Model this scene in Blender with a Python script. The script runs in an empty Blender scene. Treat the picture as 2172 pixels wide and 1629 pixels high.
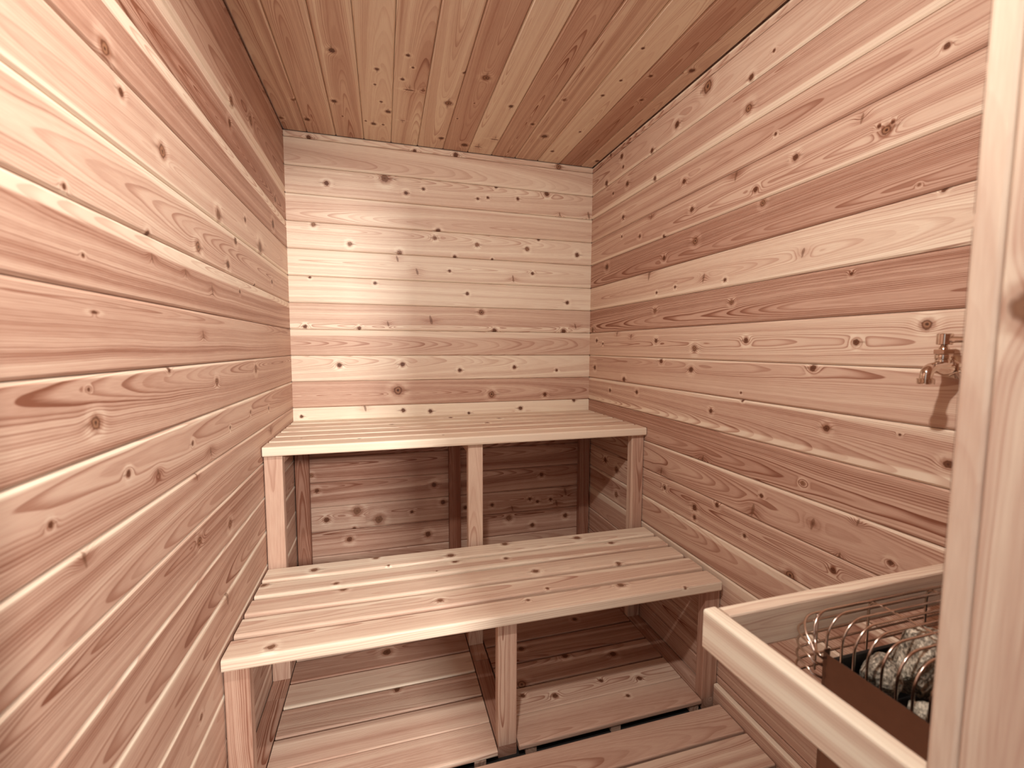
import bpy, math, random
import numpy as np
from mathutils import Vector, Matrix

random.seed(7)
RNG = np.random.default_rng(11)
C = bpy.context.scene.collection
S = bpy.context.scene

# ------------------------------------------------------------------ room size (metres)
W = 1.608           # left wall x=0, right wall x=W
YF = -2.13          # inner face of the front (door) wall; back wall is y=0
H = 2.354           # ceiling
P = 0.13            # board pitch
Z0 = 2.194          # first full seam below the ceiling
CX0 = 0.1043        # first ceiling seam

# ------------------------------------------------------------------ knots seen on each surface: (along, across, radius, kind)
KN = {
    'back': [(0.112, 2.329, 0.0094, 1), (0.462, 2.176, 0.0187, 5), (0.186, 2.124, 0.0102, 1), (0.564, 2.114, 0.0085, 1), (0.652, 2.143, 0.0068, 1), (0.61, 2.327, 0.0076, 1), (0.821, 2.333, 0.0102, 1), (1.398, 2.336, 0.0127, 2), (1.33, 2.183, 0.0119, 1), (0.938, 2.12, 0.006, 1), (0.993, 2.131, 0.0059, 1), (1.161, 2.141, 0.0068, 1), (1.409, 2.076, 0.0094, 3), (1.587, 2.087, 0.0145, 3), (0.12, 1.922, 0.0085, 2), (0.286, 1.84, 0.0094, 2), (0.725, 1.936, 0.0102, 1), (0.708, 1.899, 0.0085, 2), (0.527, 1.812, 0.0102, 2), (0.515, 1.781, 0.0119, 3), (0.933, 1.879, 0.0085, 2), (1.217, 1.875, 0.0093, 2), (1.518, 1.86, 0.0102, 1), (0.812, 1.808, 0.0077, 1), (0.614, 1.721, 0.0128, 3), (0.784, 1.733, 0.006, 1), (1.249, 1.742, 0.0068, 1), (1.136, 1.713, 0.0094, 3), (0.097, 1.668, 0.0051, 1), (1.017, 1.804, 0.0051, 1), (1.038, 2.193, 0.0068, 1), (1.283, 1.933, 0.0068, 1), (0.403, 1.653, 0.0068, 1), (0.879, 1.617, 0.0076, 1), (0.956, 1.52, 0.0119, 2), (1.462, 1.587, 0.0085, 1), (0.068, 1.427, 0.0077, 1), (0.321, 1.423, 0.0077, 1), (0.683, 1.471, 0.0162, 3), (0.463, 1.448, 0.0102, 3), (1.03, 1.42, 0.011, 1), (1.441, 1.423, 0.0119, 1), (1.514, 1.453, 0.0111, 3), (0.221, 1.237, 0.0102, 1), (0.533, 1.238, 0.0102, 1), (0.836, 1.204, 0.0085, 1), (1.146, 1.218, 0.0085, 1), (1.401, 1.198, 0.0068, 1), (0.507, 1.1, 0.0204, 2), (1.014, 1.067, 0.0144, 2), (1.33, 1.059, 0.0093, 1), (0.341, 1.012, 0.0119, 3), (0.533, 0.994, 0.0094, 1), (0.675, 0.984, 0.0094, 1), (1.183, 0.983, 0.0102, 1), (0.038, 0.98, 0.0068, 1), (1.136, 1.706, 0.0119, 3), (0.885, 0.966, 0.0068, 1), (1.512, 1.019, 0.0085, 1), (0.072, 0.676, 0.0085, 2), (0.098, 0.594, 0.0094, 1), (0.691, 0.577, 0.0111, 1), (0.739, 0.475, 0.0119, 1), (0.29, 0.472, 0.0187, 5), (0.14, 0.438, 0.0119, 1), (0.399, 0.413, 0.0195, 5), (0.57, 0.437, 0.0077, 1), (0.247, 0.321, 0.0128, 1), (0.655, 0.302, 0.0136, 1), (0.273, 0.375, 0.0077, 1), (1.314, 0.587, 0.0102, 1), (1.466, 0.47, 0.0178, 3), (1.243, 0.447, 0.0077, 1), (1.29, 0.427, 0.0077, 1), (1.017, 0.433, 0.0085, 1), (1.136, 0.402, 0.0119, 3), (1.41, 0.407, 0.0144, 3), (1.117, 0.344, 0.0127, 2), (1.468, 0.324, 0.0111, 1), (1.26, 0.288, 0.0102, 1), (1.372, 0.433, 0.0077, 1), (0.863, 0.432, 0.0094, 1)],
    'right': [(-0.947, 2.291, 0.0187, 2), (-1.156, 2.21, 0.0085, 1), (-0.77, 2.238, 0.0119, 1), (-0.326, 2.288, 0.011, 1), (-0.594, 2.207, 0.0093, 1), (-0.169, 2.21, 0.0119, 1), (-0.343, 2.231, 0.0068, 1), (-1.15, 2.115, 0.0119, 2), (-0.387, 2.134, 0.0102, 1), (-0.623, 2.077, 0.0085, 1), (-0.246, 2.133, 0.006, 1), (-0.828, 1.994, 0.0085, 1), (-0.355, 1.983, 0.0085, 1), (-1.264, 1.985, 0.0043, 1), (-0.604, 1.917, 0.0085, 3), (-1.528, 1.907, 0.0085, 3), (-1.588, 1.852, 0.0102, 2), (-1.571, 1.868, 0.0043, 1), (-1.601, 1.864, 0.0043, 1), (-1.34, 1.886, 0.0085, 1), (-1.196, 1.842, 0.0077, 1), (-1.108, 1.92, 0.0136, 3), (-0.882, 1.869, 0.0085, 1), (-1.228, 1.79, 0.0085, 2), (-0.512, 1.853, 0.0068, 1), (-0.702, 1.805, 0.0068, 1), (-0.345, 1.89, 0.0051, 1), (-0.909, 1.743, 0.0119, 2), (-0.71, 1.715, 0.0085, 1), (-0.193, 1.764, 0.0127, 1), (-0.601, 1.669, 0.0204, 3), (-0.964, 1.593, 0.0119, 3), (-1.382, 1.605, 0.0102, 3), (-1.076, 1.57, 0.006, 1), (-0.792, 1.581, 0.0051, 1), (-0.661, 1.573, 0.0051, 1), (-1.112, 1.488, 0.0076, 2), (-1.526, 1.522, 0.0043, 1), (-1.667, 1.698, 0.0028, 2), (-1.715, 1.673, 0.0051, 1), (-1.243, 2.24, 0.0043, 1), (-1.7, 1.974, 0.0059, 1), (-0.212, 2.339, 0.0076, 1), (-1.704, 1.383, 0.0102, 2), (-1.185, 1.354, 0.0085, 1), (-1.55, 1.345, 0.0076, 1), (-0.668, 1.36, 0.0085, 1), (-0.927, 1.326, 0.0111, 2), (-0.911, 1.243, 0.0094, 1), (-0.711, 1.271, 0.0085, 1), (-1.434, 1.273, 0.0085, 1), (-0.072, 1.215, 0.0102, 1), (-0.399, 1.169, 0.0102, 1), (-0.257, 1.1, 0.0077, 1), (-0.522, 1.116, 0.0085, 1), (-1.031, 1.095, 0.0076, 1), (-1.181, 1.151, 0.0043, 1), (-1.484, 1.109, 0.0085, 1), (-1.173, 1.177, 0.0034, 1), (-1.666, 1.126, 0.0028, 1), (-1.763, 1.08, 0.0085, 1), (-1.423, 0.936, 0.006, 2), (-0.653, 1.494, 0.0085, 2), (-0.089, 1.369, 0.0076, 1), (-0.164, 1.351, 0.0051, 1), (-0.457, 1.384, 0.0102, 3), (-0.32, 1.403, 0.0102, 3), (-0.034, 1.433, 0.0094, 2), (-0.997, 0.903, 0.0119, 3), (-1.247, 0.792, 0.0145, 3), (-1.461, 0.829, 0.0119, 3), (-1.279, 0.851, 0.006, 1), (-1.083, 0.752, 0.0077, 1), (-0.766, 0.72, 0.0077, 1), (-0.962, 0.7, 0.011, 1), (-0.964, 0.661, 0.0077, 1), (-1.218, 0.692, 0.0059, 1), (-1.4, 0.643, 0.0136, 2), (-1.529, 0.724, 0.0077, 1), (-1.667, 0.812, 0.006, 1), (-1.585, 0.881, 0.0068, 3), (-0.348, 0.686, 0.0136, 2), (-0.35, 0.555, 0.0119, 2), (-0.223, 0.708, 0.0119, 1), (-0.737, 0.785, 0.0128, 3), (-1.543, 0.774, 0.006, 3)],
    'left': [(-1.426, 1.776, 0.0068, 1), (-1.277, 1.736, 0.0119, 2), (-1.468, 1.824, 0.0111, 2), (-0.95, 1.697, 0.0136, 5), (-0.689, 1.752, 0.0076, 1), (-1.11, 1.575, 0.0119, 2), (-0.888, 1.569, 0.0102, 1), (-0.507, 1.699, 0.0187, 5), (-0.28, 1.843, 0.0136, 1), (-0.784, 2.085, 0.0128, 2), (-0.568, 2.128, 0.0144, 2), (-0.811, 2.006, 0.0102, 1), (-1.598, 1.557, 0.0042, 1), (-1.359, 1.547, 0.0059, 1), (-1.566, 1.466, 0.0028, 1), (-1.349, 1.502, 0.0068, 3), (-1.192, 1.497, 0.0068, 3), (-0.805, 1.656, 0.0093, 1), (-0.34, 1.595, 0.0076, 1), (-0.604, 1.547, 0.0051, 1), (-1.026, 1.478, 0.0093, 3), (-0.784, 1.503, 0.0051, 1), (-1.548, 1.381, 0.0034, 4), (-1.105, 1.356, 0.0085, 3), (-0.637, 1.248, 0.0102, 2), (-1.027, 1.233, 0.0077, 2), (-1.304, 1.278, 0.0051, 1), (-0.221, 1.962, 0.0102, 1), (-1.564, 1.207, 0.0102, 2), (-1.576, 1.261, 0.0028, 1), (-1.483, 1.103, 0.0059, 1), (-1.377, 1.074, 0.0077, 3), (-1.206, 1.099, 0.0051, 1), (-0.938, 1.09, 0.0043, 1), (-1.678, 1.086, 0.0043, 1), (-0.725, 1.106, 0.0051, 1), (-0.478, 1.087, 0.0059, 1), (-1.615, 1.008, 0.0094, 3), (-1.192, 1.015, 0.0085, 3), (-1.096, 1.053, 0.0102, 3), (-1.197, 0.857, 0.0094, 2), (-0.978, 0.814, 0.0102, 2), (-1.03, 0.619, 0.017, 3), (-0.458, 0.994, 0.0119, 3), (-1.243, 0.439, 0.006, 2)],
    'ceiling': [(-0.286, 0.098, 0.0068, 2), (-0.109, 0.014, 0.0076, 2), (-0.128, 0.125, 0.0102, 1), (-0.665, 0.285, 0.0102, 1), (-0.324, 0.259, 0.0094, 1), (-0.204, 0.282, 0.0034, 1), (-0.6, 0.434, 0.0068, 1), (-0.497, 0.425, 0.0043, 1), (-0.375, 0.448, 0.0051, 1), (-0.301, 0.477, 0.0102, 1), (-0.172, 0.414, 0.0094, 1), (-0.189, 0.38, 0.0043, 1), (-0.175, 0.456, 0.0051, 1), (-0.713, 0.541, 0.006, 1), (-0.562, 0.528, 0.006, 1), (-0.647, 0.562, 0.0042, 1), (-0.496, 0.557, 0.011, 6), (-0.241, 0.541, 0.0068, 6), (-0.508, 0.61, 0.0068, 6), (-0.662, 0.834, 0.0119, 2), (-0.443, 0.72, 0.0128, 2), (-0.668, 0.754, 0.006, 1), (-0.116, 0.731, 0.0102, 1), (-0.076, 0.854, 0.0136, 1), (-0.076, 0.923, 0.0111, 6), (-0.179, 0.986, 0.0119, 6), (-0.495, 0.981, 0.0085, 1), (-0.375, 1.118, 0.0076, 1), (-0.605, 1.18, 0.0068, 2), (-0.28, 1.212, 0.0128, 1), (-0.135, 1.308, 0.0076, 1), (-0.091, 1.589, 0.0094, 1), (-0.328, 0.777, 0.0034, 1), (-0.474, 0.826, 0.0028, 1), (-0.371, 1.358, 0.0051, 1), (-0.849, 1.43, 0.006, 1), (-0.921, 1.557, 0.0094, 1), (-0.695, 1.487, 0.0059, 1), (-0.68, 1.317, 0.006, 1), (-0.092, 1.589, 0.0094, 1), (-0.792, 1.336, 0.0051, 1), (-0.979, 1.314, 0.0051, 1)],
    'lower': [(0.174, -0.669, 0.0116, 5), (0.394, -0.63, 0.0101, 5), (0.681, -0.688, 0.0122, 5), (0.69, -0.744, 0.0094, 5), (0.021, -0.738, 0.0101, 5), (0.262, -0.792, 0.0072, 5), (0.29, -0.838, 0.0109, 5), (0.441, -0.705, 0.0043, 5), (0.613, -0.799, 0.0029, 5), (0.917, -0.645, 0.0116, 5), (0.888, -0.772, 0.008, 5), (1.238, -0.672, 0.0122, 5), (1.358, -0.756, 0.0101, 5), (1.297, -0.927, 0.008, 5), (0.968, -0.9, 0.0101, 5), (0.602, -0.998, 0.0087, 5), (0.968, -1.023, 0.0051, 5), (0.881, -1.074, 0.0051, 5), (1.224, -1.073, 0.0109, 5), (1.435, -1.145, 0.0043, 5), (0.123, -1.102, 0.0094, 5), (0.97, -1.047, 0.0043, 5)],
    'floor': [(0.429, -0.548, 0.0153, 1), (0.463, -0.773, 0.0102, 1), (1.288, -0.551, 0.0102, 1), (0.981, -0.682, 0.0111, 1), (1.144, -0.775, 0.0111, 1), (1.344, -0.819, 0.0119, 1), (0.923, -0.875, 0.0153, 2), (0.911, -0.932, 0.0077, 1), (1.026, -0.963, 0.0093, 1), (1.225, -0.941, 0.0076, 1), (1.375, -0.97, 0.0093, 1), (1.287, -1.037, 0.006, 1)],
    'upper': [(0.469, -0.227, 0.0087, 5), (0.921, -0.29, 0.008, 5), (1.012, -0.176, 0.0093, 5), (0.112, -0.469, 0.0043, 5), (0.338, -0.541, 0.0058, 5), (0.673, -0.551, 0.0043, 5), (0.772, -0.081, 0.008, 5)],
}

# ================================================================== node helper
class NB:
    def __init__(s, m):
        s.t = m.node_tree; s.t.nodes.clear()
    def n(s, typ, **kw):
        nd = s.t.nodes.new(typ)
        for k, v in kw.items(): setattr(nd, k, v)
        return nd
    def put(s, sock, v):
        if v is None: return
        if isinstance(v, (int, float, tuple, list)): sock.default_value = v
        else: s.t.links.new(v, sock)
    def m(s, op, a, b=None, c=None, clamp=False):
        nd = s.n('ShaderNodeMath', operation=op, use_clamp=clamp)
        s.put(nd.inputs[0], a); s.put(nd.inputs[1], b); s.put(nd.inputs[2], c)
        return nd.outputs[0]
    def add(s, a, b): return s.m('ADD', a, b)
    def sub(s, a, b): return s.m('SUBTRACT', a, b)
    def mul(s, a, b): return s.m('MULTIPLY', a, b)
    def xyz(s, x, y, z):
        nd = s.n('ShaderNodeCombineXYZ')
        s.put(nd.inputs[0], x); s.put(nd.inputs[1], y); s.put(nd.inputs[2], z)
        return nd.outputs[0]
    def sep(s, v):
        nd = s.n('ShaderNodeSeparateXYZ'); s.put(nd.inputs[0], v); return nd.outputs
    def attr(s, name):
        return s.n('ShaderNodeAttribute', attribute_name=name).outputs['Vector']
    def noise(s, vec, scale=1.0, detail=2.0, rough=0.5, dist=0.0):
        nd = s.n('ShaderNodeTexNoise')
        s.put(nd.inputs['Vector'], vec); nd.inputs['Scale'].default_value = scale
        nd.inputs['Detail'].default_value = detail; nd.inputs['Roughness'].default_value = rough
        nd.inputs['Distortion'].default_value = dist
        return nd.outputs[0]
    def step(s, x, lo, hi):
        nd = s.n('ShaderNodeMapRange', interpolation_type='SMOOTHSTEP')
        s.put(nd.inputs[0], x); s.put(nd.inputs[1], lo); s.put(nd.inputs[2], hi)
        return nd.outputs[0]
    def gauss(s, x, w):             # exp(-(x/w)^2)
        q = s.m('DIVIDE', x, w)
        return s.m('EXPONENT', s.mul(s.mul(q, q), -1.0))
    def mix(s, f, a, b):
        nd = s.n('ShaderNodeMix', data_type='RGBA')
        s.put(nd.inputs[0], f); s.put(nd.inputs[6], a); s.put(nd.inputs[7], b)
        return nd.outputs[2]
    def ramp(s, f, stops):
        nd = s.n('ShaderNodeValToRGB'); e = nd.color_ramp.elements
        while len(e) > 1: e.remove(e[-1])
        e[0].position, e[0].color = stops[0][0], (*stops[0][1], 1)
        for p, c in stops[1:]:
            x = e.new(p); x.color = (*c, 1)
        s.put(nd.inputs[0], f); return nd.outputs[0]

def new_mat(name):
    m = bpy.data.materials.new(name); m.use_nodes = True
    b = NB(m); out = b.n('ShaderNodeOutputMaterial'); bs = b.n('ShaderNodeBsdfPrincipled')
    b.t.links.new(bs.outputs[0], out.inputs[0])
    return m, b, bs

# ================================================================== cedar
def cedar():
    m, b, bs = new_mat('cedar')
    u, y, z = b.sep(b.attr('wood'))
    kx, ky, kk = b.sep(b.attr('knot'))
    tone, streak_amt, ring_amt = b.sep(b.attr('board'))
    v01, sap_lit_hi, sap_lo = b.sep(b.attr('sap'))
    # knots: local offsets in knot radii
    wob = b.noise(b.xyz(b.mul(kx, 0.9), b.mul(ky, 0.9), u), 1.0, 2.0)
    is_ring = b.gauss(b.sub(kk, 2.0), 0.3)
    is_spike = b.gauss(b.sub(kk, 3.0), 0.3)
    is_smear = b.gauss(b.sub(kk, 4.0), 0.3)
    is_soft = b.gauss(b.sub(kk, 5.0), 0.3)
    is_bar = b.gauss(b.sub(kk, 6.0), 0.3)
    sx = b.add(1.0, b.add(b.add(b.mul(is_spike, 1.0), b.mul(is_bar, 1.9)), b.mul(is_smear, -0.6)))
    sy = b.add(1.0, b.add(b.mul(is_spike, -0.32), b.mul(is_smear, 0.6)))
    sy = b.add(sy, b.mul(is_bar, -0.3))
    lean = b.add(b.mul(kx, 1.0), b.mul(b.mul(ky, is_spike), 0.22))
    ex, ey = b.mul(lean, sx), b.mul(ky, sy)
    d = b.m('SQRT', b.add(b.mul(ex, ex), b.mul(ey, ey)))
    d = b.add(d, b.mul(b.sub(wob, 0.5), 0.95))
    bump = b.m('EXPONENT', b.mul(b.add(b.m('DIVIDE', b.mul(kx, kx), 7.0), b.m('DIVIDE', b.mul(ky, ky), 3.2)), -1.0))
    # growth rings
    n1 = b.sub(b.noise(b.xyz(b.mul(u, 1.5), b.mul(y, 7.0), b.mul(z, 7.0)), 1.0, 2.0), 0.5)
    n2 = b.sub(b.noise(b.xyz(b.mul(u, 7.0), b.mul(y, 22.0), b.mul(z, 22.0)), 1.0, 1.0), 0.5)
    s = b.m('SQRT', b.add(b.mul(y, y), b.mul(z, z)))
    s = b.add(s, b.add(b.mul(n1, 0.020), b.mul(n2, 0.0035)))
    s = b.add(s, b.mul(bump, 0.011))
    var = b.noise(b.xyz(b.mul(s, 42.0), b.mul(u, 0.12), 3.3), 1.0, 1.0)
    ph = b.mul(s, 275.0)
    fr = b.m('FRACT', ph)
    wn = b.n('ShaderNodeTexWhiteNoise', noise_dimensions='1D'); b.put(wn.inputs['W'], b.m('FLOOR', ph))
    late = b.mul(b.step(fr, 0.35, 0.93), b.sub(1.0, b.step(fr, 0.94, 1.0)))
    late = b.mul(late, b.add(0.25, b.mul(wn.outputs[0], 0.95)))
    late = b.mul(late, b.add(0.35, b.mul(b.step(var, 0.35, 0.65), 0.9)))
    # long colour streaks following the rings
    st = b.noise(b.xyz(b.mul(u, 0.28), b.mul(s, 34.0), 9.1), 1.0, 3.0, 0.6)
    st2 = b.noise(b.xyz(b.mul(u, 0.7), b.mul(s, 120.0), 4.7), 1.0, 2.0)
    fine = b.noise(b.xyz(b.mul(u, 14.0), b.mul(y, 620.0), b.mul(z, 620.0)), 1.0, 2.0)
    blot = b.noise(b.xyz(b.mul(u, 3.2), b.mul(y, 9.0), b.mul(z, 9.0)), 1.0, 3.0)
    val = b.add(tone, b.mul(b.mul(b.sub(st, 0.5), 2.5), streak_amt))
    val = b.add(val, b.mul(b.sub(st2, 0.5), 0.42))
    val = b.add(val, b.mul(b.sub(fine, 0.5), 0.26))
    val = b.add(val, b.mul(b.sub(blot, 0.5), 0.14))
    edge = b.add(v01, b.mul(n1, 0.22))
    hi = b.step(edge, b.sub(0.975, sap_lit_hi), b.sub(1.03, sap_lit_hi))
    lo = b.sub(1.0, b.step(edge, b.sub(sap_lo, 0.03), b.add(sap_lo, 0.025)))
    sap = b.m('MAXIMUM', b.mul(hi, b.m('GREATER_THAN', sap_lit_hi, 0.01)), b.mul(lo, b.m('GREATER_THAN', sap_lo, 0.01)))
    sapval = b.add(0.93, b.mul(b.sub(st2, 0.5), 0.22))
    val = b.add(b.mul(val, b.sub(1.0, b.mul(sap, 0.85))), b.mul(sapval, b.mul(sap, 0.85)))
    # pale figured halo and brown smear along the grain around a knot
    halo = b.gauss(b.sub(d, 2.2), 1.0)
    val = b.add(val, b.mul(b.mul(halo, 0.16), b.sub(1.0, is_spike)))
    val = b.sub(val, b.mul(late, b.mul(b.mul(ring_amt, 1.35), b.add(1.0, b.mul(bump, 0.7)))))
    smear = b.m('EXPONENT', b.mul(b.add(b.m('DIVIDE', b.mul(kx, kx), 9.0), b.mul(b.mul(ky, ky), 0.55)), -1.0))
    val = b.sub(val, b.mul(smear, 0.20))
    col = b.ramp(val, [(0.0, (0.205, 0.076, 0.043)), (0.25, (0.360, 0.190, 0.130)), (0.5, (0.530, 0.345, 0.255)),
                       (0.75, (0.665, 0.505, 0.382)), (1.0, (0.805, 0.700, 0.550))])
    # the knot itself
    core = b.sub(1.0, b.step(d, 0.72, 1.12))
    rim = b.gauss(b.sub(d, 0.92), 0.20)
    heart = b.sub(1.0, b.step(d, 0.10, 0.38))
    kcol = b.mix(is_ring, (0.120, 0.040, 0.017, 1), (0.300, 0.145, 0.080, 1))
    kcol = b.mix(b.mul(heart, is_ring), kcol, (0.09, 0.035, 0.017, 1))
    kcol = b.mix(is_spike, kcol, (0.175, 0.075, 0.038, 1))
    kcol = b.mix(is_soft, kcol, (0.195, 0.088, 0.046, 1))
    kcol = b.mix(is_bar, kcol, (0.150, 0.062, 0.034, 1))
    kfac = b.mul(core, b.sub(0.93, b.add(b.mul(is_spike, 0.28), b.mul(is_bar, 0.22))))
    heart2 = b.sub(1.0, b.step(d, 0.15, 0.5))
    kcol = b.mix(b.mul(heart2, b.sub(0.8, b.mul(is_soft, 0.45))), kcol, (0.05, 0.014, 0.006, 1))
    col = b.mix(kfac, col, kcol)
    side = b.m('SIGN', b.sub(b.m('FRACT', b.mul(u, 1.37)), 0.5))      # a check running out of the knot to one side
    tx = b.mul(kx, side)
    tail = b.mul(b.gauss(b.add(ky, b.mul(b.sub(wob, 0.5), 0.6)), 0.30), b.mul(b.step(tx, 0.5, 1.2), b.sub(1.0, b.step(tx, 1.6, 4.2))))
    col = b.mix(b.mul(tail, b.mul(0.62, b.sub(1.0, is_spike))), col, (0.190, 0.085, 0.046, 1))
    col = b.mix(b.mul(rim, b.mul(b.sub(0.85, b.mul(is_soft, 0.4)), b.sub(1.0, is_spike))), col, (0.085, 0.024, 0.009, 1))
    ember = b.mul(b.gauss(b.sub(d, 1.35), 0.35), b.mul(0.40, b.sub(1.0, is_spike)))
    col = b.mix(ember, col, (0.300, 0.140, 0.082, 1))
    b.put(bs.inputs['Base Color'], col)
    b.put(bs.inputs['Roughness'], b.add(0.36, b.mul(fine, 0.22)))
    bs.inputs['Specular IOR Level'].default_value = 0.24
    bp = b.n('ShaderNodeBump'); bp.inputs['Strength'].default_value = 0.22; bp.inputs['Distance'].default_value = 0.0006
    b.put(bp.inputs['Height'], b.add(b.mul(late, -0.5), b.mul(fine, 0.8)))
    b.t.links.new(bp.outputs[0], bs.inputs['Normal'])
    return m

def metal(name, col, rough, bumpy=0.0):
    m, b, bs = new_mat(name)
    tc = b.n('ShaderNodeTexCoord').outputs['Object']
    n = b.noise(tc, 60.0, 3.0)
    c2 = tuple(x * 0.86 for x in col)
    b.put(bs.inputs['Base Color'], b.mix(n, (*col, 1), (*c2, 1)))
    bs.inputs['Metallic'].default_value = 1.0
    b.put(bs.inputs['Roughness'], b.add(rough, b.mul(n, 0.05)))
    if bumpy:
        bp = b.n('ShaderNodeBump'); bp.inputs['Strength'].default_value = bumpy; bp.inputs['Distance'].default_value = 0.0005
        b.put(bp.inputs['Height'], b.noise(tc, 300.0, 2.0)); b.t.links.new(bp.outputs[0], bs.inputs['Normal'])
    return m

def stone_mat():
    m, b, bs = new_mat('peridotite_stone')
    tc = b.n('ShaderNodeTexCoord').outputs['Object']
    a = b.noise(tc, 170.0, 5.0, 0.7); c = b.noise(tc, 28.0, 3.0)
    f = b.add(b.mul(a, 0.7), b.mul(c, 0.3))
    b.put(bs.inputs['Base Color'], b.ramp(f, [(0.38, (0.06, 0.045, 0.032)), (0.48, (0.30, 0.25, 0.19)), (0.60, (0.80, 0.70, 0.55))]))
    bs.inputs['Roughness'].default_value = 0.75
    bp = b.n('ShaderNodeBump'); bp.inputs['Strength'].default_value = 0.8; bp.inputs['Distance'].default_value = 0.003
    b.put(bp.inputs['Height'], f); b.t.links.new(bp.outputs[0], bs.inputs['Normal'])
    return m

def dark_mat(name, col, rough):
    m, b, bs = new_mat(name)
    tc = b.n('ShaderNodeTexCoord').outputs['Object']
    n = b.noise(tc, 40.0, 3.0)
    b.put(bs.inputs['Base Color'], b.mix(n, (*col, 1), tuple(x * 0.7 for x in col) + (1,)))
    bs.inputs['Roughness'].default_value = rough
    return m

CEDAR = cedar()
CHROME = metal('chrome', (0.76, 0.64, 0.56), 0.06)
WIRE = metal('chromed_wire', (0.74, 0.60, 0.51), 0.20)
COPPER = metal('brown_steel_sheet', (0.20, 0.115, 0.080), 0.40, 0.05)
STEEL = dark_mat('black_heater_steel', (0.012, 0.010, 0.009), 0.5)
STONE = stone_mat()
SUBFLOOR = dark_mat('dark_subfloor', (0.014, 0.012, 0.011), 0.7)

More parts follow.
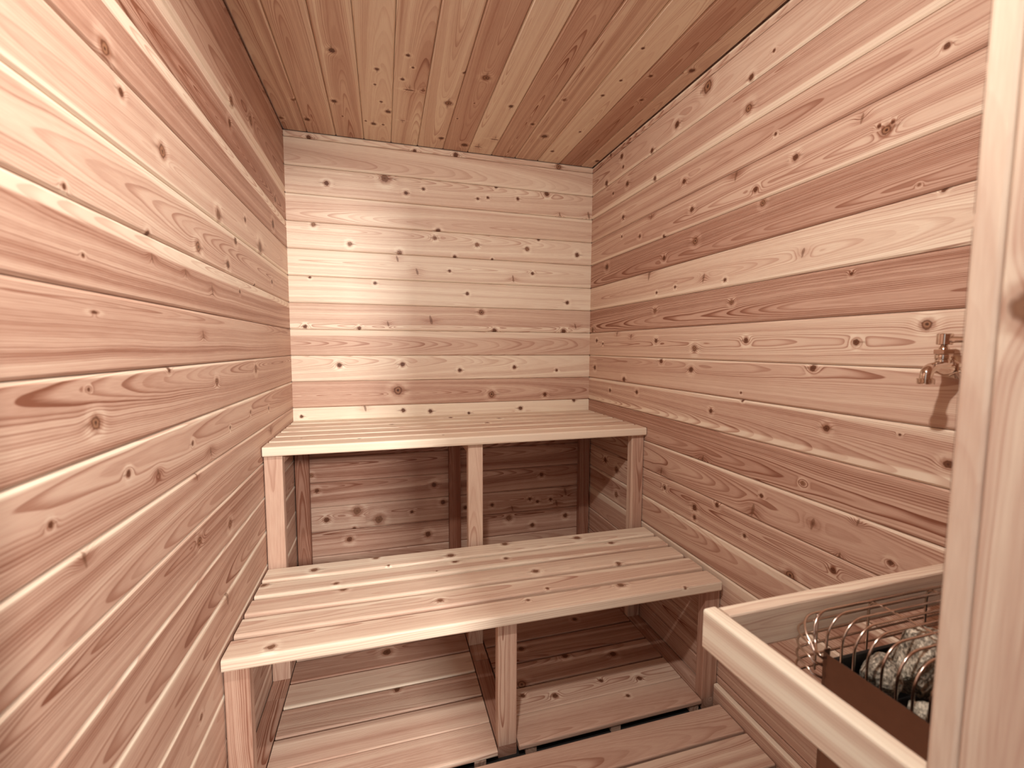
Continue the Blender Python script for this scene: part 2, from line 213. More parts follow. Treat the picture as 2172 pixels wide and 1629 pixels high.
# ================================================================== wood mesh builder
class WM:
    """collects boards; every face corner carries where it lies in its board's grain"""
    def __init__(s):
        s.v = []; s.f = []; s.wood = []; s.knot = []; s.board = []; s.sap = []
    def strip(s, O, U, V, N, us, prof, smooth_v, off, c, d0, slope, bt, sap, knots, caps, closed, vspan):
        O, U, V, N = (np.array(a, float) for a in (O, U, V, N))
        base = len(s.v); npf = len(prof)
        for u in us:
            for (v, n) in prof: s.v.append(tuple(O + U * u + V * v + N * n))
        def corner(u, v, n):
            s.wood.append((u + off, v - c, d0 + slope * u + n)); s.board.append(bt)
            s.sap.append(((v - vspan[0]) / (vspan[1] - vspan[0]), sap[0], sap[1]))
        def face(ids, uvn):
            s.f.append(tuple(ids))
            for q in uvn: corner(*q)
            cu = sum(q[0] for q in uvn) / len(uvn); cv = sum(q[1] for q in uvn) / len(uvn)
            best = None
            for k in knots:
                dd = math.hypot(cu - k[0], cv - k[1])
                if dd < 8 * k[2] + 0.02 and (best is None or dd / k[2] < best[0]): best = (dd / k[2], k)
            for q in uvn:
                if best:
                    k = best[1]; ve = q[1]
                    if closed and q[2] < -.008: ve = q[1] + (q[2] if q[1] < vspan[1] * .5 else -q[2])   # unfold the board's edge
                    s.knot.append(((q[0] - k[0]) / k[2], (ve - k[1]) / k[2], k[3]))
                else: s.knot.append((40.0, 40.0, 1.0))
        m = npf if closed else npf - 1
        for i in range(len(us) - 1):
            for j in range(m):
                j2 = (j + 1) % npf
                a, bb = base + i * npf + j, base + i * npf + j2
                cc, dd = base + (i + 1) * npf + j2, base + (i + 1) * npf + j
                pj, pk = prof[j], prof[j2]
                face((a, dd, cc, bb), ((us[i], *pj), (us[i + 1], *pj), (us[i + 1], *pk), (us[i], *pk)))
        if caps and closed:
            for i, rev in ((0, False), (len(us) - 1, True)):
                ids = [base + i * npf + j for j in range(npf)]; q = [(us[i], *pp) for pp in prof]
                if rev: ids.reverse(); q.reverse()
                face(ids, q)
    def wall_board(s, O, U, V, N, u0, u1, v0, v1, bt, sap=(0, 0), knots=(), g=0.0062, dep=0.0040, smooth=None):
        """tongue and groove board with V edges; O is the panel origin"""
        r = random.Random(int((v0 * 977 + u0 * 331 + O[0] * 71 + O[1] * 37) * 1000))
        mid = [v0 + g + (v1 - v0 - 2 * g) * t for t in (0, .2, .4, .6, .8, 1)]
        prof = [(v0 + .0002, -.012), (v0 + .0009, -dep), (mid[0] - .0012, -.0007)] + [(q, 0.0) for q in mid] + \
               [(mid[-1] + .0012, -.0007), (v1 - .0009, -dep), (v1 - .0002, -.012)]
        n = max(1, int((u1 - u0) / 0.022)) if knots else 6
        us = [u0 + (u1 - u0) * i / n for i in range(n + 1)]
        w = v1 - v0
        c = v0 + w * r.uniform(0.1, 0.9); d0 = r.uniform(-0.06, 0.06); sl = r.choice((-1, 1)) * r.uniform(0.012, 0.05)
        s.strip(O, U, V, N, us, prof, None, r.uniform(0, 60), c, d0, sl, bt, sap, knots, False, False, (v0, v1))
    def lumber(s, O, U, V, N, L, w, t, bt, sap=(0, 0), knots=(), e=0.003, seed=None):
        """free board: U along the grain, V across, N out of its face (face at n=0, back at n=-t)"""
        r = random.Random(seed if seed is not None else int((O[0] * 977 + O[1] * 331 + O[2] * 771) * 1000))
        h = e * 0.3
        prof = [(0, -t + e), (0, -e), (h, -h), (e, 0), (w * .35, 0), (w * .65, 0), (w - e, 0), (w - h, -h), (w, -e), (w, -t + e),
                (w - h, -t + h), (w - e, -t), (e, -t), (h, -t + h)]
        n = max(1, int(L / 0.025)) if knots else 2
        us = [L * i / n for i in range(n + 1)]
        c = w * r.uniform(-0.2, 1.2); d0 = r.uniform(-0.07, 0.07); sl = r.choice((-1, 1)) * r.uniform(0.008, 0.04)
        s.strip(O, U, V, N, us, prof, None, r.uniform(0, 60), c, d0, sl, bt, sap, knots, True, True, (0, w))
    def slab(s, lo, hi, bt=(0.4, .2, .2)):
        (x0, y0, z0), (x1, y1, z1) = lo, hi
        s.lumber((x0, y0, z1), (1, 0, 0), (0, 1, 0), (0, 0, 1), x1 - x0, y1 - y0, z1 - z0, bt, e=0.0005)
    def build(s, name, parent=None, kind=None):
        me = bpy.data.meshes.new(name)
        me.from_pydata(s.v, [], s.f); me.update()
        for nm, dat in (('wood', s.wood), ('knot', s.knot), ('board', s.board), ('sap', s.sap)):
            a = me.attributes.new(nm, 'FLOAT_VECTOR', 'CORNER')
            a.data.foreach_set('vector', np.array(dat, np.float32).ravel())
        me.materials.append(CEDAR)
        o = bpy.data.objects.new(name, me); C.objects.link(o)
        fix_normals(me)
        if parent: o.parent = parent
        if kind: o['kind'] = kind
        return o

def fix_normals(me):
    pass

def tag(o, label, cat, group=None):
    o['label'] = label; o['category'] = cat
    if group: o['group'] = group
    return o
def thing(name, label, cat, loc, group=None):
    o = bpy.data.objects.new(name, None); C.objects.link(o)
    o.location = loc; o.empty_display_size = 0.05
    bpy.context.view_layer.update()
    return tag(o, label, cat, group)
def adopt(child, root):
    child.parent = root; child.matrix_parent_inverse = Matrix.Translation(root.location).inverted()
    return child

LAMP, KEY, FILL, AMB, EXPO = 41.0, 60.0, 10.0, 0.36, 1.02

# ================================================================== the room shell
def T(t, st=.30, rg=.26): return (t, st, rg)
def knots_in(key, v0, v1): return [k for k in KN[key] if v0 <= k[1] <= v1]

def wall_panel(wm, key, O, U, V, N, u0, u1, specs, default):
    """horizontal boards, board k lies between seam k-1 and seam k"""
    edges = [(0, H, Z0 + P)] + [(k + 1, Z0 + P - k * P, Z0 - k * P) for k in range(0, 18)]
    for k, top, bot in edges:
        if top <= 0.003: break
        bot = max(bot, 0.0)
        if top - bot < 0.012: continue
        tone, sap = specs.get(k, default)
        kn = knots_in(key, bot, top)
        kn = [(a, min(max(b_, bot + .003), top - .003), r, kd) for a, b_, r, kd in kn]
        wm.wall_board(O, U, V, N, u0, u1, bot, top, tone, sap, kn)

# back wall, boards counted down from the thin strip under the ceiling
wb = WM()
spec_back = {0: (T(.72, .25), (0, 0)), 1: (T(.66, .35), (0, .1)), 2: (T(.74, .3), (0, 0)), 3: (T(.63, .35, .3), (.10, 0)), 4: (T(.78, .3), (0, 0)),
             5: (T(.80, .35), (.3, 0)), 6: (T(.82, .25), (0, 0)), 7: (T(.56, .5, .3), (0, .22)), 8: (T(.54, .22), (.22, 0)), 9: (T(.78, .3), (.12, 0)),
             10: (T(.40, .15, .3), (0, 0)), 11: (T(.9, .2), (0, 0)), 12: (T(.26), (0, 0)), 13: (T(.34, .4), (0, 0)), 14: (T(.38, .45), (0, 0)),  # boards below the bench: darker wood, deepened with shade put into the tone
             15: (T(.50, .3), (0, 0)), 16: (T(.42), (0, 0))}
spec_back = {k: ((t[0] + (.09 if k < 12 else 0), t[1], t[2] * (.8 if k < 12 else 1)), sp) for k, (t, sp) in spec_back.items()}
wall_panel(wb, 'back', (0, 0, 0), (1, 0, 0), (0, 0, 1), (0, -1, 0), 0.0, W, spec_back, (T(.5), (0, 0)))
wb.slab((-.09, .010, 0), (W + .09, .09, H))
wb.build('wall_back', kind='structure')

wl = WM()
spec_left = {0: (T(.42), (0, 0)), 1: (T(.46, .4), (0, 0)), 2: (T(.48, .4), (0, .16)), 3: (T(.46, .45, .4), (.25, 0)), 4: (T(.48, .3, .4), (.30, 0)), 5: (T(.70, .3), (0, .10)),
             6: (T(.68, .45), (.12, 0)), 7: (T(.55, .55), (.22, 0)), 8: (T(.54, .55, .35), (0, 0)), 9: (T(.50, .3, .35), (0, 0)), 10: (T(.52, .4), (.06, 0)),
             11: (T(.50, .4), (0, 0)), 12: (T(.50, .45, .35), (0, 0)), 13: (T(.42, .4, .35), (0, 0)), 14: (T(.48, .3), (.08, 0)), 15: (T(.5), (0, 0)), 16: (T(.5), (.1, 0))}
spec_left = {k: ((t[0] - .09 if k < 9 else t[0] - .04, t[1] * .75, t[2] * .75), (max(sp[0], .045), sp[1]) if k > 8 else sp) for k, (t, sp) in spec_left.items()}  # lower boards: minimum pale top band paints the light on the bevels
wall_panel(wl, 'left', (0, 0, 0), (0, 1, 0), (0, 0, 1), (1, 0, 0), YF, 0.0, spec_left, (T(.5), (0, 0)))
wl.slab((-.09, YF - .12, 0), (-.010, .09, H))
wl.build('wall_left', kind='structure')

wr = WM()
spec_right = {0: (T(.58), (.4, 0)), 1: (T(.56, .3), (0, .10)), 2: (T(.48, .3, .3), (0, .16)), 3: (T(.52, .35, .4), (0, 0)), 4: (T(.60, .35), (0, .10)), 5: (T(.38, .18, .42), (0, 0)),
              6: (T(.70, .3), (0, .12)), 7: (T(.40, .2, .5), (0, 0)), 8: (T(.66, .25), (0, 0)), 9: (T(.58, .25), (.05, 0)), 10: (T(.58, .3), (.1, .2)),
              11: (T(.42, .18, .36), (0, 0)), 12: (T(.52, .4), (.05, 0)), 13: (T(.50, .4), (0, 0)), 14: (T(.48, .4), (.16, 0)), 15: (T(.48, .5), (.25, 0)), 16: (T(.5), (0, 0))}
extra_right = []
wall_panel(wr, 'right', (W, 0, 0), (0, 1, 0), (0, 0, 1), (-1, 0, 0), YF, 0.0, spec_right, (T(.5), (0, 0)))
wr.slab((W + .010, YF - .12, 0), (W + .09, .09, H))
wr.build('wall_right', kind='structure')

wc = WM()
spec_c = {0: T(.46, .3, .35), 1: T(.46, .3, .4), 2: T(.48, .5), 3: T(.68, .35), 4: T(.54, .6), 5: T(.70, .25), 6: T(.36, .15, .35), 7: T(.74, .3), 8: T(.40, .2, .4), 9: T(.54, .3, .35), 10: T(.74, .25),
          11: T(.28, .2), 12: T(.50, .3)}
spec_c = {k: (t[0] + .20, t[1] * 1.1, t[2]) for k, t in spec_c.items()}
sap_c = {1: (.14, 0), 2: (.10, 0), 3: (.18, .16), 4: (0, .12)}
xs = [0.0] + [CX0 + i * P for i in range(12)] + [W]
for i in range(13):
    kn = knots_in('ceiling', xs[i], xs[i + 1])
    kn = [(a, min(max(b_, xs[i] + .004), xs[i + 1] - .004), r, kd) for a, b_, r, kd in kn]
    wc.wall_board((0, 0, H), (0, 1, 0), (1, 0, 0), (0, 0, -1), YF, 0.0, xs[i], xs[i + 1], spec_c[i], sap_c.get(i, (0, 0)), kn)
wc.slab((-.09, YF - .12, H + .011), (W + .09, .09, H + .09))
wc.build('ceiling', kind='structure')

# front wall around the doorway the photo is taken through
DX0, DX1, DZ = 0.215, 0.955, 2.02
wf = WM()
for (a, b_, z0, z1) in ((0.0, DX0, 0, H), (DX1, W, 0, H), (DX0, DX1, DZ, H)):
    z = z1
    while z > z0 + .012:
        lo = max(z - P, z0)
        wf.wall_board((0, YF, 0), (1, 0, 0), (0, 0, 1), (0, 1, 0), a, b_, lo, z, T(.55))
        z = lo
    wf.slab((a, YF - .115, z0), (b_, YF - .010, z1), T(.6))
wf.build('wall_front', kind='structure')
tr = WM()       # right door jamb: strip flush with the boards, then the jamb lining facing the opening
tr.lumber((DX1 - .006, YF - .002, 0), (0, 0, 1), (0, -1, 0), (-1, 0, 0), DZ, .024, .018, T(.66, .16, .10), e=.004, seed=3)
tr.lumber((DX1 - .0045, YF - .0262, 0), (0, 0, 1), (0, -1, 0), (-1, 0, 0), DZ, .11, .02, T(.58, .25, .14), knots=[(1.362, .021, .015, 5), (1.02, .08, .008, 1)], e=.002, seed=12)
tr.build('trim_1', kind='structure')
tr = WM()
tr.lumber((DX0, YF - .002, 0), (0, 0, 1), (0, -1, 0), (1, 0, 0), DZ, .115, .018, T(.66, .25, .2), e=.003, seed=4)
tr.build('trim_2', kind='structure')

fl = bpy.data.meshes.new('floor')
bx = [(-.09, YF - 2.6), (W + 1.2, YF - 2.6), (W + 1.2, .09), (-.09, .09)]
fl.from_pydata([(x, y, 0) for x, y in bx] + [(x, y, -.05) for x, y in bx], [],
               [(0, 1, 2, 3), (7, 6, 5, 4), (0, 4, 5, 1), (1, 5, 6, 2), (2, 6, 7, 3), (3, 7, 4, 0)])
fl.materials.append(SUBFLOOR)
o = bpy.data.objects.new('floor', fl); C.objects.link(o); o['kind'] = 'structure'

bb = WM()
bb.lumber((W - .0195, YF + .002, 0.0), (0, 1, 0), (0, 0, 1), (-1, 0, 0), 1.0, .092, .018, T(.50, .45), sap=(.12, 0), e=.003, seed=21)
bb.build('baseboard_right', kind='structure')

# ================================================================== benches
def slat(root, x0, x1, yf, ztop, w, t, bt, sap, key, skew=0.0, name='slat', e=.006):
    """a board lying along x with its front edge at y=yf (at x0), running back to yf+w"""
    wm = WM(); U = np.array((1, -skew, 0)); U = U / np.linalg.norm(U); V = np.array((U[1] * -1, U[0], 0))
    kn = []
    for (kx, ky, r, kd) in KN.get(key, []):
        dx, dy = kx - x0, ky - yf
        u_, v_ = dx * U[0] + dy * U[1], dx * V[0] + dy * V[1]
        if -0.004 < v_ < w and -.01 < u_ < x1 - x0 + .01: kn.append((u_, v_, r, kd))
    wm.lumber((x0, yf, ztop), U, V, (0, 0, 1), x1 - x0, w, t, bt, sap, kn, e=e, seed=int((yf * 13.7 + x0 * 7.1 + ztop * 3) * 1000))
    return adopt(wm.build(name), root)

def post(root, x0, yfront, z0, z1, bt, name='leg', w=.063, t=.038, seed=1, kn=()):
    wm = WM()
    wm.lumber((x0, yfront, z0), (0, 0, 1), (1, 0, 0), (0, -1, 0), z1 - z0, w, t, bt, knots=list(kn), e=.003, seed=seed)
    return adopt(wm.build(name), root)

def bearer(root, x0, y0, y1, z0, h, bt, name, w=.063, seed=1):
    wm = WM()
    wm.lumber((x0 + w, y0, z0 + h), (0, 1, 0), (-1, 0, 0), (0, 0, 1), y1 - y0, w, h, bt, e=.003, seed=seed)
    return adopt(wm.build(name), root)

ZU, ZL, TH = 0.960, 0.497, 0.036
PX = (0.003, 0.770, 1.5415)     # posts: left, middle, right
ub = thing('upper_bench', 'high back cedar bench with six pale slats against the back wall', 'bench', (W / 2, -.31, 0))
ub_t = [T(.86, .35), T(.84, .4), T(.88, .35), T(.80, .4), T(.80, .4), T(.84, .3, .2)]
ub_s = [(0, .05), (.2, 0), (0, .2), (.25, .03), (0, .03), (0, .08)]
for i in range(6):
    slat(ub, .004, W - .004, -.089 - i * .1062, ZU, .089, TH, ub_t[i], ub_s[i], 'upper')
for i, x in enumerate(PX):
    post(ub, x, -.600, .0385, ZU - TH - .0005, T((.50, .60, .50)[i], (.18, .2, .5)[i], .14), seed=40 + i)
    post(ub, x + (.002, -.002, -.002)[i], -.0395, .0385, ZU - TH - .0005, T((.12, .08, .20)[i], .2, .2), seed=50 + i)  # rear posts: underbench shade put into their dark tone
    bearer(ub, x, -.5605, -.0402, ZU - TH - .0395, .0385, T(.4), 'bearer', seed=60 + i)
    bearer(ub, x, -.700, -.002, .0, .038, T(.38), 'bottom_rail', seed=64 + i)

SK = 0.0147
lb = thing('lower_bench', 'low front cedar bench with five slats, a step before the higher bench', 'bench', (W / 2, -.87, 0))
lb_t = [T(.82, .4, .18), T(.80, .4, .18), T(.76, .4, .18), T(.72, .3, .18), T(.72, .35, .2)]
lb_s = [(.3, 0), (.2, 0), (0, 0), (.25, 0), (0, .02)]
for i in range(5):
    slat(lb, .007 + .001 * (i % 2), 1.588 - .002 * (i % 3), -.704 - i * .1055, ZL, .0865 if i else .089, TH, lb_t[i], lb_s[i], 'lower', SK)
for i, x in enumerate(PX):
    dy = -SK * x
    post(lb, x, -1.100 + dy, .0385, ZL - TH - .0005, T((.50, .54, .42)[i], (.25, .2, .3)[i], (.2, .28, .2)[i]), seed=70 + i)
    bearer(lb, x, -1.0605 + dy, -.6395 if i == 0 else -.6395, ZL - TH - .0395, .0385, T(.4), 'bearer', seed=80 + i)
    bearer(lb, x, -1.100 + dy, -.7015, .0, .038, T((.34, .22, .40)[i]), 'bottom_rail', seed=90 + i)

# ================================================================== duckboards on the floor
DF = [-.120, -.247, -.374, -.501, -.628, -.755, -.882, -1.009, -1.128]
def duckboard(name, label, x0, x1, fronts, tones, cleats, w=.118, key='floor', saps=None):
    r = thing(name, label, 'floor mat', ((x0 + x1) / 2, (fronts[0] + w + fronts[-1]) / 2, 0), 'slatted cedar floor mats')
    for i, y in enumerate(fronts):
        slat(r, x0, x1, y, .0405, w, .019, tones[i], (saps or {}).get(i, (0, 0)), key, 0.0, e=.0045)
    for i, cx in enumerate(cleats):
        wm = WM()
        wm.lumber((cx + .038, fronts[-1] + .004, .0213), (0, 1, 0), (-1, 0, 0), (0, 0, 1), fronts[0] + w - fronts[-1] - .008, .038, .0208, T(.55), seed=100 + i)
        adopt(wm.build('cleat'), r)
    return r
tl = [T(.5)] * 4 + [T(.34, .15), T(.66, .2, .2), T(.56, .25, .3), T(.60, .3, .2), T(.55)]
trr = [T(.5)] * 4 + [T(.36, .2), T(.40, .2), T(.42, .3), T(.66, .35), T(.52, .15, .15)]
duckboard('duckboard', 'slatted cedar floor mat under the benches, left of the middle post', .0705, .7655, DF, tl, (.10, .40, .69), saps={5: (0, .1)})
duckboard('duckboard', 'slatted cedar floor mat under the benches, right of the middle post', .8375, 1.5365, DF, trr, (.86, 1.17, 1.49))
WF = [-1.278 - i * .127 for i in range(7)]
duckboard('duckboard', 'slatted cedar floor mat in the walkway before the low bench', .012, 1.585, WF, [T(.54, .2, .15), T(.6), T(.5), T(.58), T(.52), T(.6), T(.5)], (.10, .50, .80, 1.515), key='none')

# ================================================================== heater guard rail
gr = thing('heater_guard_rail', 'cedar guard rail boxing in the sauna heater', 'guard rail', (1.29, -1.95, .8))
GZ, GT, GH = 0.868, 0.028, 0.072
GX, GY = 0.974, -1.783
def rail(O, U, V, N, L, h, t, bt, seed, name, sap=(0, 0)):
    wm = WM(); wm.lumber(O, U, V, N, L, h, t, bt, sap, e=.004, seed=seed); return adopt(wm.build(name), gr)
u2 = Vector((.045, -1, 0)).normalized()
rail((GX, GY, GZ - GH), u2, (0, 0, 1), (-u2.y * -1 if False else -abs(u2.y), -u2.x, 0), .3455, GH, GT, T(.84, .45, .14), 31, 'side_rail', sap=(0, 0))
rail((GX + GT + .002, GY - .001, GZ - GH), (1, .012, 0), (0, 0, 1), (-.012, 1, 0), W - GX - GT - .003, GH, GT, T(.86, .25, .2), 33, 'back_rail')

# ================================================================== small mesh helpers for the metalwork
def mesh_obj(name, verts, faces, mat, smooth=True, parent=None):
    me = bpy.data.meshes.new(name); me.from_pydata(verts, [], faces); me.materials.append(mat); me.update()
    if smooth: me.polygons.foreach_set('use_smooth', [True] * len(me.polygons))
    o = bpy.data.objects.new(name, me); C.objects.link(o)
    if parent: adopt(o, parent)
    return o
def tube_data(pts, radii, n=12, caps=True, V=None, F=None):
    V = [] if V is None else V; F = [] if F is None else F
    pts = [Vector(q) for q in pts]
    if isinstance(radii, (int, float)): radii = [radii] * len(pts)
    ref = None; base = len(V)
    for i, q in enumerate(pts):
        t = (pts[min(i + 1, len(pts) - 1)] - pts[max(i - 1, 0)]).normalized()
        if ref is None:
            ref = Vector((0, 0, 1)) if abs(t.z) < .9 else Vector((0, 1, 0))
        a = (ref - t * ref.dot(t)).normalized(); ref = a; bvec = t.cross(a)
        for k in range(n):
            an = 2 * math.pi * k / n
            V.append(tuple(q + (a * math.cos(an) + bvec * math.sin(an)) * radii[i]))
    for i in range(len(pts) - 1):
        for k in range(n):
            k2 = (k + 1) % n
            F.append((base + i * n + k, base + i * n + k2, base + (i + 1) * n + k2, base + (i + 1) * n + k))
    if caps:
        F.append(tuple(base + k for k in reversed(range(n)))); F.append(tuple(base + (len(pts) - 1) * n + k for k in range(n)))
    return V, F
def tube(name, pts, r, mat, parent, n=12):
    V, F = tube_data(pts, r, n); return mesh_obj(name, V, F, mat, True, parent)
def auto_sharp(o, deg=40):
    me = o.data
    me.set_sharp_from_angle(angle=math.radians(deg)); return o
def boxes(name, bxs, mat, parent):
    V, F = [], []
    for (x0, y0, z0, x1, y1, z1) in bxs:
        k = len(V)
        V += [(x0, y0, z0), (x1, y0, z0), (x1, y1, z0), (x0, y1, z0), (x0, y0, z1), (x1, y0, z1), (x1, y1, z1), (x0, y1, z1)]
        F += [tuple(k + i for i in f) for f in ((3, 2, 1, 0), (4, 5, 6, 7), (0, 1, 5, 4), (1, 2, 6, 5), (2, 3, 7, 6), (3, 0, 4, 7))]
    return mesh_obj(name, V, F, mat, False, parent)

# ================================================================== heater: open black body, brown side shield, wire guard
ht = thing('sauna_heater', 'electric sauna heater with a wire guard over its stones', 'heater', (1.40, -1.97, .25))
x0, x1, y0, y1, zb, zt = 1.200, 1.572, -2.129, -1.845, .041, .775
tk = .006
boxes('heater_body', [(x0, y0, zb, x0 + tk, y1, zt), (x1 - tk, y0, zb, x1, y1, zt), (x0, y0, zb, x1, y0 + tk, zt), (x0, y1 - tk, zb, x1, y1, zt), (x0, y0, zb, x1, y1, zb + tk),
                      (x0 + tk, y0 + tk, .66, x1 - tk, y1 - tk, .664)], STEEL, ht)
# shield: thin sheet facing the room, folded round its far edge
sh = [(1.1385, -2.128), (1.1370, -1.884), (1.1385, -1.8765), (1.1440, -1.8730), (1.1570, -1.8725)]
V, F = [], []
def offs(i):
    a = Vector(sh[max(i - 1, 0)]); c = Vector(sh[min(i + 1, len(sh) - 1)]); t = (c - a).normalized(); return Vector((t.y, -t.x)) * .0016
for i, q in enumerate(sh):
    d = offs(i)
    for z in (.50, .822):
        V.append((q[0], q[1], z)); V.append((q[0] + d.x, q[1] + d.y, z))
for i in range(len(sh) - 1):
    a, c = i * 4, i * 4 + 4
    F += [(a, c, c + 2, a + 2), (a + 1, a + 3, c + 3, c + 1), (a + 2, c + 2, c + 3, a + 3), (a, a + 1, c + 1, c)]
F += [(0, 2, 3, 1)]; e_ = (len(sh) - 1) * 4; F += [(e_, e_ + 1, e_ + 3, e_ + 2)]
sd = mesh_obj('side_shield', V, F, COPPER, False, ht)
for by in (-2.05, -1.93): boxes('bracket', [(1.1402, by, .56, x0, by + .02, .585)], STEEL, ht)

# wires follow a rounded profile (y, z): flat on top, over the back, down the back; each bends inward at its left end
prof = []
for y in (-2.107, -2.085, -2.063, -2.041, -2.019, -1.997, -1.975, -1.953, -1.931, -1.909, -1.887, -1.866, -1.8465): prof.append((y, .858, 0, -1))
prof.append((-1.829, .8565, -.34, -.94)); prof.append((-1.8205, .848, -.82, -.57))
for z in (.832, .810, .788, .766, .744): prof.append((-1.818, z, -1, 0))
XR = 1.585
def cross_wire(x, r=.0024):
    pts = [(x, -2.112, .8535)] + [(x, y + ny * .0046, z + nz * .0046) for (y, z, ny, nz) in prof] + [(x, -1.8226, .66)]
    return pts
Vc, Fc = [], []
tube_data(cross_wire(1.316), .0022, 8, True, Vc, Fc)
wg = mesh_obj('wire_guard', Vc, Fc, WIRE, True, ht)
for pts in (cross_wire(1.472), cross_wire(1.578), [(1.189, -1.8226, .846), (1.189, -1.8226, .74)]):
    w_ = tube('cross_wire', pts, .0024, WIRE, None, 8); w_.parent = wg
R = .045
for i, (y, z, ny, nz) in enumerate(prof):
    if nz == -1: xl = 1.194 if y < -1.85 else 1.184
    elif nz == 0: xl = 1.122
    else: xl = 1.160 if nz < -.7 else 1.136
    pts = [(XR, y, z)]
    n = 9
    for k in range(n + 1):
        a = math.pi / 2 * k / n
        dx, dn = R * (1 - math.sin(a)), R * (1 - math.cos(a))
        pts.append((xl + dx, y + ny * dn, z + nz * dn))
    tail = .055 if nz == -1 else .004
    cx, cy, cz = xl, y + ny * (R + tail), z + nz * (R + tail)
    if nz == -1:
        cz = .742 if y > -2.09 else .75
    else:
        tgt = Vector((1.1340, -1.880, max(min(z - .010, .812), .70)))
        k1 = Vector(pts[-1])
        pts.append(tuple(k1.lerp(tgt, .5) + Vector((-.006, 0, 0)))); cx, cy, cz = tgt
    pts.append((cx, cy, cz))
    w_ = tube('wire', pts, .0021, WIRE, None, 8)
    w_.parent = wg

# ------------------------------------------------------------------ stones
def stone(label, loc, size, seed, rot):
    r = np.random.default_rng(seed)
    import bmesh
    bm = bmesh.new(); bmesh.ops.create_icosphere(bm, subdivisions=5, radius=1)
    pl = []
    for k in range(9):
        n = Vector(r.normal(size=3)).normalized(); pl.append((n, r.uniform(.58, .82)))
    from mathutils import noise as mn
    for v in bm.verts:
        c = v.co.copy()
        for n, dd in pl:
            q = c.dot(n)
            if q > dd: c -= n * (q - dd) * 1.0
        c += v.co * (mn.noise(v.co * 2.6 + Vector((seed, 0, 0))) * .07 + mn.noise(v.co * 9 + Vector((0, seed, 0))) * .035)
        v.co = Vector((c.x * size[0], c.y * size[1], c.z * size[2]))
    me = bpy.data.meshes.new('sauna_stone'); bm.to_mesh(me); bm.free(); me.materials.append(STONE)
    me.polygons.foreach_set('use_smooth', [False] * len(me.polygons))
    o = bpy.data.objects.new('sauna_stone', me); C.objects.link(o); o.location = loc; o.rotation_euler = rot
    tag(o, label, 'stone', 'stones in the heater'); return o
stone('largest grey sauna stone, peaking under the wire guard beside the door jamb', (1.326, -1.903, .772), (.064, .046, .072), 5, (.15, .35, .3))
stone('small pale grey sauna stone, leftmost behind the brown shield', (1.250, -1.888, .758), (.036, .033, .050), 8, (.1, -.3, .9))
stone('grey sauna stone lying low in front of the largest stone', (1.258, -1.972, .738), (.044, .036, .036), 14, (.6, .2, 1.4))
stone('grey sauna stone half hidden behind the door jamb', (1.350, -1.990, .750), (.050, .044, .046), 21, (.3, 1.0, .2))

# ================================================================== faucet on the right wall
FY, FZ = -1.768, 1.290
fc = thing('hose_faucet', 'chrome hose faucet on the right wall beside the doorway', 'faucet', (W, FY, FZ))
def lathe(name, axis_pts, mat, parent, n=28, deg=35):
    V, F = tube_data([q for q, _ in axis_pts], [r for _, r in axis_pts], n); o = mesh_obj(name, V, F, mat, True, parent); return auto_sharp(o, deg)
def hexnut(name, c, axis, r, h, mat, parent):
    a = Vector(axis); c = Vector(c)
    V, F = tube_data([c, c + a * h * .12, c + a * h * .88, c + a * h], [r * .90, r, r, r * .90], 6); o = mesh_obj(name, V, F, mat, False, parent); return o
X = lambda dx: (W - dx, FY, FZ)
lathe('flange', [(X(.000), .024), (X(.003), .024), (X(.008), .017), (X(.012), .0125), (X(.020), .0125)], CHROME, fc)
hexnut('wall_nut', X(.016), (-1, 0, 0), .0165, .012, CHROME, fc)
pts = [X(.026), X(.034), X(.042), X(.050), X(.058), X(.066), X(.074)]; rr = [.0115, .0145, .0165, .0165, .0150, .0125, .0112]
for k in range(1, 9):
    a = math.pi / 2 * k / 8
    pts.append((W - .074 - .023 * math.sin(a), FY, FZ - .018 * (1 - math.cos(a)))); rr.append(.0112 - .0004 * k / 8)
pts.append((W - .097, FY, FZ - .021)); rr.append(.0108)
V, F = tube_data(pts, rr, 28); auto_sharp(mesh_obj('spout', V, F, CHROME, True, fc), 50)
tz = FZ - .021
tp = [((W - .097, FY, tz), .0115), ((W - .097, FY, tz - .001), .0150)]
for k in range(4): tp += [((W - .097, FY, tz - .002 - k * .0026), .0150), ((W - .097, FY, tz - .0033 - k * .0026), .0138)]
tp += [((W - .097, FY, tz - .0125), .0146), ((W - .097, FY, tz - .0130), .0100), ((W - .097, FY, tz - .006), .0095)]
lathe('hose_thread', tp, CHROME, fc)
bxx = W - .050
lathe('bonnet', [((bxx, FY, FZ + .004), .0140), ((bxx, FY, FZ + .016), .0130), ((bxx, FY, FZ + .018), .0142), ((bxx, FY, FZ + .026), .0142), ((bxx, FY, FZ + .028), .0130)], CHROME, fc)
hexnut('packing_nut', (bxx, FY, FZ + .0275), (0, 0, 1), .0180, .0105, CHROME, fc)
lathe('stem', [((bxx, FY, FZ + .038), .0095), ((bxx, FY, FZ + .042), .0080), ((bxx, FY, FZ + .046), .0055), ((bxx, FY, FZ + .050), .0055)], CHROME, fc)
hb = lathe('handle', [((bxx, FY, FZ + .047), .0118), ((bxx, FY, FZ + .0482), .0134), ((bxx, FY, FZ + .069), .0134), ((bxx, FY, FZ + .0705), .0118)], CHROME, fc)
lv = []
for k in range(9):
    t = k / 8; lv.append((bxx + .006 * t, FY - .006 - .062 * t, FZ + .058 - .001 * t))
V, F = tube_data(lv, [.0080, .0076, .0070, .0066, .0064, .0064, .0066, .0070, .0060], 14)
V = [(x, y, FZ + .058 + (z - FZ - .058) * .95) for x, y, z in V]
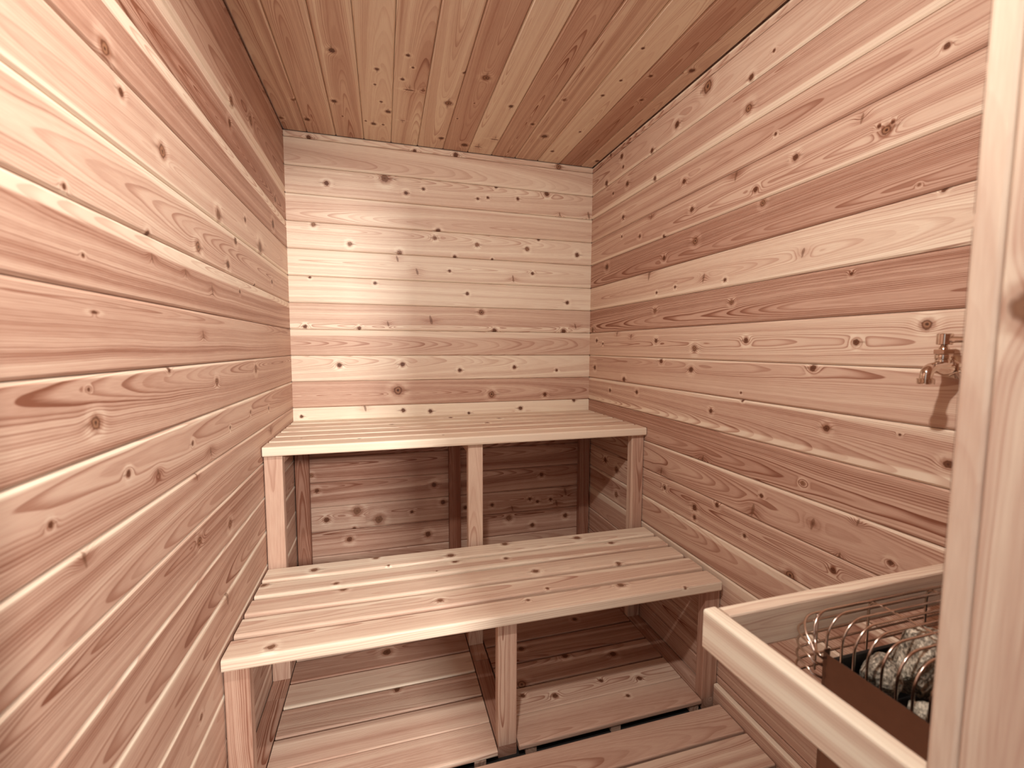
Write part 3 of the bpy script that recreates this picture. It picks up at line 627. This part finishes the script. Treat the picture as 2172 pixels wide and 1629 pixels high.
lo_ = mesh_obj('lever', V, F, CHROME, True, None); lo_.parent = hb

# ================================================================== light
def light(name, typ, loc, energy, col, **kw):
    l = bpy.data.lights.new(name, typ); l.energy = energy; l.color = col
    for k, v in kw.items(): setattr(l, k, v)
    o = bpy.data.objects.new(name, l); C.objects.link(o); o.location = loc; return o
lo_ = light('sauna_lamp', 'SPOT', (.43, -2.085, 2.300), LAMP, (1.0, .96, .91), shadow_soft_size=.035, spot_size=math.radians(176), spot_blend=1.0)
lo_.rotation_euler = (Vector((1.25, -.70, .85)) - lo_.location).to_track_quat('-Z', 'Y').to_euler()
lo_ = light('outer_room_lamp', 'AREA', (1.34, -4.0, 1.94), KEY, (1.0, .97, .93), size=.24)
lo_.rotation_euler = (Vector((.3, 0, 1.3)) - lo_.location).to_track_quat('-Z', 'Y').to_euler()
lo_ = light('outer_room_fill', 'AREA', (.75, -4.9, 1.75), FILL, (1.0, .98, .96), size=1.8)  # broad fill added behind the camera to lift the interior, not a window
lo_.rotation_euler = (Vector((.5, 0, 1.2)) - lo_.location).to_track_quat('-Z', 'Y').to_euler()
wd = bpy.data.worlds.new('World'); S.world = wd; wd.use_nodes = True
bg = wd.node_tree.nodes['Background']; bg.inputs[0].default_value = (1.0, .97, .94, 1); bg.inputs[1].default_value = AMB

# ================================================================== camera
cam = bpy.data.cameras.new('camera'); co = bpy.data.objects.new('camera', cam); C.objects.link(co); S.camera = co
cam.sensor_fit = 'HORIZONTAL'; cam.sensor_width = 36.0; cam.lens = 946.55 / 2172 * 36.0
cam.clip_start = .02; cam.clip_end = 50
r_ = Vector((0.96118973, -0.2758617, 0.00382489)); u_ = Vector((0.01880833, 0.07935324, 0.99666911)); f_ = Vector((0.27524636, 0.95791617, -0.08146201))
co.matrix_world = Matrix(((r_.x, u_.x, -f_.x, .438108), (r_.y, u_.y, -f_.y, -2.414492), (r_.z, u_.z, -f_.z, 1.328004), (0, 0, 0, 1)))
cam.dof.use_dof = True; cam.dof.focus_distance = 2.0; cam.dof.aperture_fstop = 3.4

S.view_settings.view_transform = 'Standard'; S.view_settings.look = 'None'
S.view_settings.exposure = EXPO; S.view_settings.gamma = 1.0; S.view_settings.use_curve_mapping = False
S.cycles.diffuse_bounces = 6; S.cycles.max_bounces = 8; S.cycles.use_adaptive_sampling = True; S.cycles.adaptive_threshold = 0.03
